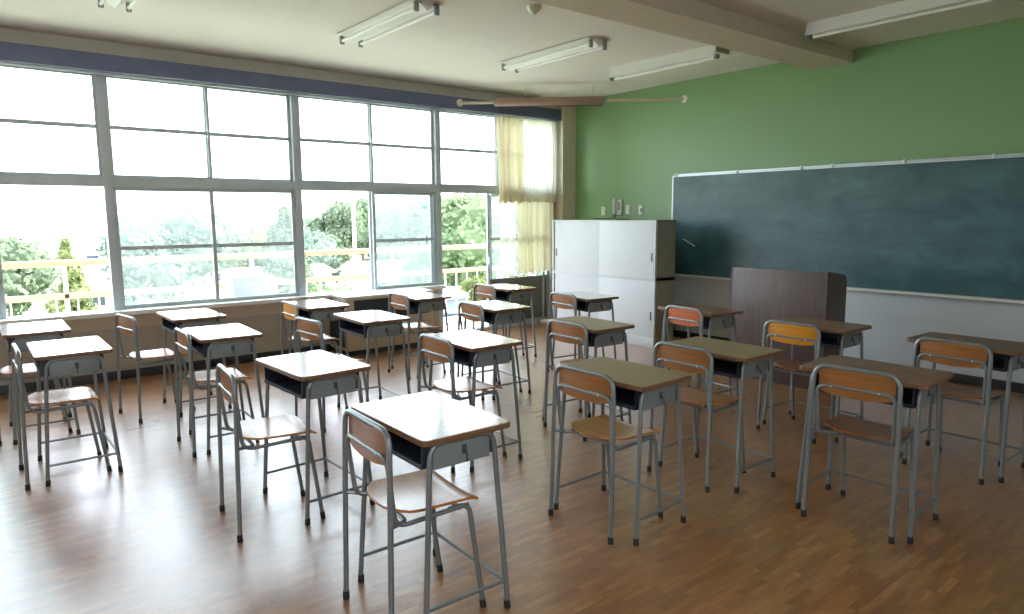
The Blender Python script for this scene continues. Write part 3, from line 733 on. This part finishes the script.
# ------------------------------------------------------------------ balcony
MB().box(-9.0, XW-0.15, -6, 14, -0.25, -0.04).build('balcony_floor', M['concrete'], kind='structure', smooth=False)
t = thing('balcony_railing', 'tan and white balcony railing outside the windows', 'railing', (-8.85, 0, -0.04))
MB().box(-0.03, 0.03, -6, 14, 1.055, 1.125, bev=0.008).build('top_rail', M['rail_tan'], t)
MB().box(-0.02, 0.02, -6, 14, 0.70, 0.765, bev=0.006).build('middle_rail', M['rail_tan'], t)
MB().box(-0.015, 0.015, -6, 14, 0.10, 0.13).build('bottom_rail', M['baluster'], t)
for i in range(92):
    y = -5.0+0.2*i
    MB().box(-0.008, 0.008, y-0.008, y+0.008, 0.13, 0.70).build('baluster', M['baluster'], t, smooth=False)
for i in range(10):
    y = -5.1+2.0*i
    MB().box(-0.02, 0.02, y-0.02, y+0.02, 0.0, 1.06).build('post', M['baluster'], t, smooth=False)
# condenser on the balcony
t = thing('outdoor_condenser', 'pale grey outdoor condenser box behind the railing seen through the second window', 'air conditioner', (-8.45, 2.74, -0.04))
MB().box(-0.14, 0.14, -0.25, 0.25, 0.26, 0.87, bev=0.01).build('casing', M['house_b'], t)
MB().box(-0.14, 0.14, -0.23, -0.19, 0.0, 0.26).box(-0.14, 0.14, 0.19, 0.23, 0.0, 0.26).build('stand', M['panel'], t)
g = MB()
for r_ in (0.05, 0.10, 0.15, 0.20): g.tube([(0.142, r_*math.cos(a*PI/12), 0.58+r_*math.sin(a*PI/12)) for a in range(25)], 0.004, 5, caps=False)
g.build('fan_grille', M['panel'], t)

# ------------------------------------------------------------------ beyond: meadow, hills, trees, houses
ZG = -4.2
def ground(u, v):
    return Vector((-9.3-u*u*420, -160+v*620, ZG+0.35*math.sin(u*9+v*14)*min(1, u*4)))
MB().grid(ground, 40, 40).build('ground', M['grass'], kind='structure')
def hillf(u, v):
    y = -260+u*900
    h = 5.0+10.5*math.exp(-((y-12)/38.0)**2)+2*math.exp(-((y-190)/70.0)**2)+0.5*math.sin(y*0.05)+0.4*math.sin(y*0.13+1)
    return Vector((-330-120*v, y, ZG-2+h*math.sin(v*PI*0.5)))
MB().grid(hillf, 90, 8).build('hills', M['hill'], kind='structure')

def tree(name, x, y, h, wd, m, label, shape='round', n=2600, trunk=True, zb=None, seed=0, cat='tree', leaf=1.0):
    rnd = random.Random(seed*31+int(abs(x)*7))
    zb = ZG if zb is None else zb
    t = thing(name, label, cat, (x, y, zb), 0, None)
    b = bmesh.new(); blobs = []
    k = 16
    for i in range(k):
        if shape == 'round':
            a = rnd.uniform(0, 2*PI); rr = rnd.uniform(0, 0.33)*wd; z = h*rnd.uniform(0.38, 0.86)
            blobs.append((rr*math.cos(a), rr*math.sin(a), z, wd*rnd.uniform(0.16, 0.27)))
        elif shape == 'cone':
            f = i/(k-1); a = rnd.uniform(0, 2*PI); rr = (1-f)*0.25*wd
            blobs.append((rr*math.cos(a), rr*math.sin(a), h*(0.15+0.80*f), wd*(0.30*(1-f)+0.05)))
        else:
            a = rnd.uniform(0, 2*PI); rr = rnd.uniform(0, 0.40)*wd; z = h*rnd.uniform(0.2, 0.75)
            blobs.append((rr*math.cos(a), rr*math.sin(a), z, min(wd*0.22, h*0.30)*rnd.uniform(0.8, 1.2)))
    ls = leaf*0.030*(wd*h)**0.5
    for i in range(n):
        bx, by, bz, br = blobs[rnd.randrange(len(blobs))]
        d = Vector((rnd.gauss(0, 1), rnd.gauss(0, 1), rnd.gauss(0, 1))).normalized()
        c = Vector((bx, by, bz))+d*br*rnd.uniform(0.75, 1.12)
        if c.z < 0.05*h: c.z = 0.05*h
        u = Vector((rnd.gauss(0, 1), rnd.gauss(0, 1), rnd.gauss(0, 1))).normalized(); v = u.cross(d).normalized() if abs(u.dot(d)) < 0.98 else Vector((1, 0, 0))
        s = ls*rnd.uniform(0.6, 1.4)
        q = [b.verts.new(c+u*s), b.verts.new(c+v*s*0.6), b.verts.new(c-u*s), b.verts.new(c-v*s*0.6)]
        b.faces.new(q)
    for bx, by, bz, br in blobs:
        mtx = Matrix.Translation((bx, by, bz))
        bmesh.ops.create_icosphere(b, subdivisions=1, radius=br*0.8, matrix=mtx)
    me = bpy.data.meshes.new('foliage'); b.to_mesh(me); b.free(); me.materials.append(m)
    o = bpy.data.objects.new('foliage', me); link(o, t)
    if trunk:
        MB().tube([(0, 0, 0), (0.02*wd, 0, h*0.3), (0, 0.02*wd, h*0.6)], [0.035*wd, 0.028*wd, 0.012*wd], 8).build('trunk', M['bark'], t)
    return t
# direction helper: (dy/dx slope per unit of -x), distance in -x, top slope
def far(sl, X): return (-X, sl*X)
TT = [
 # slope, dist, height above ground, width, mat, shape, label
 (0.045, 38, 4.9, 5.0, 'leaf_d', 'round', 'pale round tree at the far left behind the railing'),
 (0.105, 34, 5.0, 2.4, 'leaf_c', 'cone', 'slim yellow-green conical tree left of the white house'),
 (0.02, 17, 3.9, 4.6, 'leaf_a', 'bush', 'low spreading tree just below the top rail at the far left'),
 (0.105, 18, 3.6, 3.8, 'leaf_b', 'bush', 'bluish low tree below the rail left of the first post'),
 (0.185, 42, 5.5, 5.2, 'leaf_b', 'round', 'bluish round tree, left one of the group in the second window'),
 (0.232, 40, 5.7, 5.4, 'leaf_b', 'round', 'bluish round tree, middle one of the group in the second window'),
 (0.280, 44, 5.6, 5.0, 'leaf_d', 'round', 'pale round tree, right one of the group in the second window'),
 (0.20, 22, 3.5, 5.0, 'leaf_b', 'bush', 'bluish hedge shrub behind the rail at the left of the second window'),
 (0.26, 23, 3.4, 5.0, 'leaf_a', 'bush', 'green hedge shrub behind the rail in the middle of the second window'),
 (0.33, 50, 4.9, 9.0, 'leaf_c', 'bush', 'pale yellow-green thicket right of the window divider'),
 (0.378, 36, 6.3, 4.6, 'leaf_d', 'cone', 'tall pale conical tree left of the second post'),
 (0.425, 30, 5.0, 3.6, 'leaf_b', 'round', 'dark bluish tree right of the second post'),
 (0.455, 46, 6.9, 4.6, 'leaf_d', 'round', 'tall thin pale tree left of the lamp pole'),
 (0.50, 44, 7.2, 4.0, 'leaf_d', 'round', 'tall thin bushy tree right of the lamp pole'),
 (0.56, 40, 6.4, 5.2, 'leaf_d', 'round', 'pale tree seen through the double sash, left one'),
 (0.625, 38, 7.0, 6.4, 'leaf_b', 'round', 'bluish tree seen through the double sash, right one'),
 (0.44, 24, 3.2, 3.0, 'leaf_a', 'bush', 'green shrub below the rail right of the second post'),
 (0.69, 30, 6.7, 6.5, 'leaf_a', 'round', 'dense green tree filling the open balcony doorway'),
 (0.76, 27, 6.2, 6.0, 'leaf_b', 'round', 'bluish green tree behind the curtain edge'),
 (0.66, 25, 4.4, 4.2, 'leaf_b', 'bush', 'green shrub low in the balcony doorway'),
 (0.86, 30, 6.6, 7.0, 'leaf_a', 'round', 'green tree behind the pale curtain'),
]
taken = [(-62, 9.6, 4.4), (-48, 7.0, 3.0), (-44, 16.0, 3.8), (-40, 21.8, 3.8), (-24, 14.2, 2.6), (-20, 15.4, 1.8)]
for i, (sl, X0, h0, w0, m, shp, lab) in enumerate(TT):
    X = X0
    for _ in range(120):       # step back along the line of sight until it stands free of its neighbours
        wd = w0*X/X0
        if all(math.hypot(-X-a, sl*X-b) > r_+wd*0.5 for a, b, r_ in taken): break
        X += 1.0
    h = 5.73-(5.73-h0)*X/X0; x, y = far(sl, X); taken.append((x, y, wd*0.5))
    if shp == 'bush': h = max(h, 1.0)
    tree('tree' if shp != 'bush' else 'shrub', x, y, h, wd, M[m], lab, shp, seed=i+1, n=3800, trunk=(shp != 'bush'), cat='tree' if shp != 'bush' else 'shrub')
# plants just beyond the balcony seen low in the doorway
for i, (y, hh, lab) in enumerate(((6.05, 0.70, 'yellow-green plant at the foot of the doorway, left one'), (6.85, 0.8, 'yellow-green plant at the foot of the doorway, right one'))):
    t = tree('potted_plant', -8.35, y, hh, 0.5, M['leaf_c'], lab, 'bush', n=500, trunk=False, zb=0.12, seed=60+i, cat='plant', leaf=1.6)
    MB().lathe([(0.10, -0.16), (0.15, 0.10), (0.16, 0.11), (0.13, 0.115)], (0, 0, 0), 'Z', 16).build('pot', M['roof_b'], t)

def house(x, y, w, d, h, wall, roof, label, rows=2, cols=4, roofh=1.2, zb=None):
    zb = ZG if zb is None else zb
    t = thing('house', label, 'building', (x, y, zb))
    MB().box(-d/2, d/2, -w/2, w/2, 0, h).build('wall', wall, t, smooth=False)
    MB().prism([(-d/2-0.3, h), (0, h+roofh), (d/2+0.3, h)], 'Y', -w/2-0.3, w/2+0.3).build('roof', roof, t, smooth=False)
    for r_ in range(rows):
        for c_ in range(cols):
            yy = -w/2+w*(c_+0.5)/cols; zz = h*(r_+0.35)/rows
            MB().box(d/2, d/2+0.06, yy-w*0.14/cols*1.6, yy+w*0.14/cols*1.6, zz, zz+h*0.28/rows*1.4).build('window', M['dark_glass'], t, smooth=False)
    return t
house(-62, 9.6, 5.2, 5, 3.4, M['house'], M['house'], 'white house with dark windows beyond the rail in the first window', 2, 3, 0.8)
house(-48, 7.0, 3.4, 4, 2.0, M['house'], M['roof'], 'low white shed right of the first post side, far left window', 1, 2, 0.6)
house(-44, 16.0, 5.6, 4, 2.2, M['house'], M['house'], 'low white building behind the condenser box', 1, 3, 0.4)
house(-40, 21.8, 4.6, 4, 2.3, M['house'], M['roof'], 'low pale building beneath the tall thin trees', 1, 3, 0.6)
house(-24, 14.2, 3.8, 2.5, 2.5, M['house_b'], M['house_b'], 'pale blue-grey shed behind the double sash', 1, 2, 0.3)
house(-20, 15.4, 2.0, 2.2, 2.2, M['house_b'], M['house'], 'pale blue shed low in the balcony doorway', 1, 1, 0.3)
t = thing('lamp_pole', 'tall thin white pole standing outside between the two tall trees', 'pole', (-20.0, 9.75, ZG))
MB().tube([(0, 0, 0), (0, 0, 6.4)], [0.07, 0.05], 10).build('pole', M['baluster'], t)
MB().box(-0.1, 0.25, -0.06, 0.06, 6.35, 6.45, bev=0.02).build('lamp_head', M['panel'], t)

# ------------------------------------------------------------------ light
wd = bpy.data.worlds.new('sky'); SC.world = wd; wd.use_nodes = True
nt = wd.node_tree; nt.nodes.clear()
wo = nt.nodes.new('ShaderNodeOutputWorld'); bg = nt.nodes.new('ShaderNodeBackground')
tc = nt.nodes.new('ShaderNodeTexCoord'); sp = nt.nodes.new('ShaderNodeSeparateXYZ'); rp = nt.nodes.new('ShaderNodeValToRGB')
nt.links.new(tc.outputs['Generated'], sp.inputs[0]); nt.links.new(sp.outputs['Z'], rp.inputs['Fac'])
rp.color_ramp.elements[0].color = (0.85, 0.92, 1.0, 1); rp.color_ramp.elements[0].position = 0.0
rp.color_ramp.elements[1].color = (0.72, 0.85, 1.0, 1); rp.color_ramp.elements[1].position = 0.6
nt.links.new(rp.outputs['Color'], bg.inputs['Color']); bg.inputs['Strength'].default_value = 7.0
nt.links.new(bg.outputs[0], wo.inputs['Surface'])
sun = bpy.data.lights.new('sun', 'SUN'); sun.energy = 24.0; sun.angle = R(3); sun.color = (1, 0.97, 0.92)
so = bpy.data.objects.new('sun', sun); COL.objects.link(so); so.rotation_euler = (R(-43), R(2), 0)
for a, b, c_, d in ((YB, 4.77, SILL, GT), (4.8, 6.7, 0.05, GT)):
    pl = bpy.data.lights.new('window_portal', 'AREA'); pl.shape = 'RECTANGLE'; pl.size = d-c_; pl.size_y = b-a; pl.cycles.is_portal = True
    po = bpy.data.objects.new('window_portal', pl); COL.objects.link(po); po.location = (XW-0.14, (a+b)/2, (c_+d)/2); po.rotation_euler = (0, R(-90), 0)

# ------------------------------------------------------------------ camera
cam = bpy.data.cameras.new('camera'); co = bpy.data.objects.new('camera', cam); COL.objects.link(co)
F, YAW, PIT, ROL, CH = 691.5, R(51.265), R(7.551), R(-0.362), 1.5324
cam.sensor_width = 36.0; cam.sensor_fit = 'HORIZONTAL'; cam.lens = F*36.0/1024.0; cam.clip_start = 0.05; cam.clip_end = 2000
fw = Vector((-math.sin(YAW)*math.cos(PIT), math.cos(YAW)*math.cos(PIT), -math.sin(PIT)))
r0 = Vector((math.cos(YAW), math.sin(YAW), 0)); u0 = r0.cross(fw)
rr = r0*math.cos(ROL)+u0*math.sin(ROL); uu = -r0*math.sin(ROL)+u0*math.cos(ROL)
mw = Matrix((( rr.x, uu.x, -fw.x, 0), (rr.y, uu.y, -fw.y, 0), (rr.z, uu.z, -fw.z, CH), (0, 0, 0, 1)))
co.matrix_world = mw
SC.camera = co
SC.view_settings.view_transform = 'Standard'
SC.view_settings.look = 'None'
SC.view_settings.exposure = 0.46
SC.view_settings.gamma = 1.08
SC.cycles.use_denoising = True
SC.cycles.max_bounces = 10; SC.cycles.diffuse_bounces = 6; SC.cycles.transparent_max_bounces = 16
SC.cycles.sample_clamp_indirect = 8.0
SC.cycles.caustics_reflective = False; SC.cycles.caustics_refractive = False
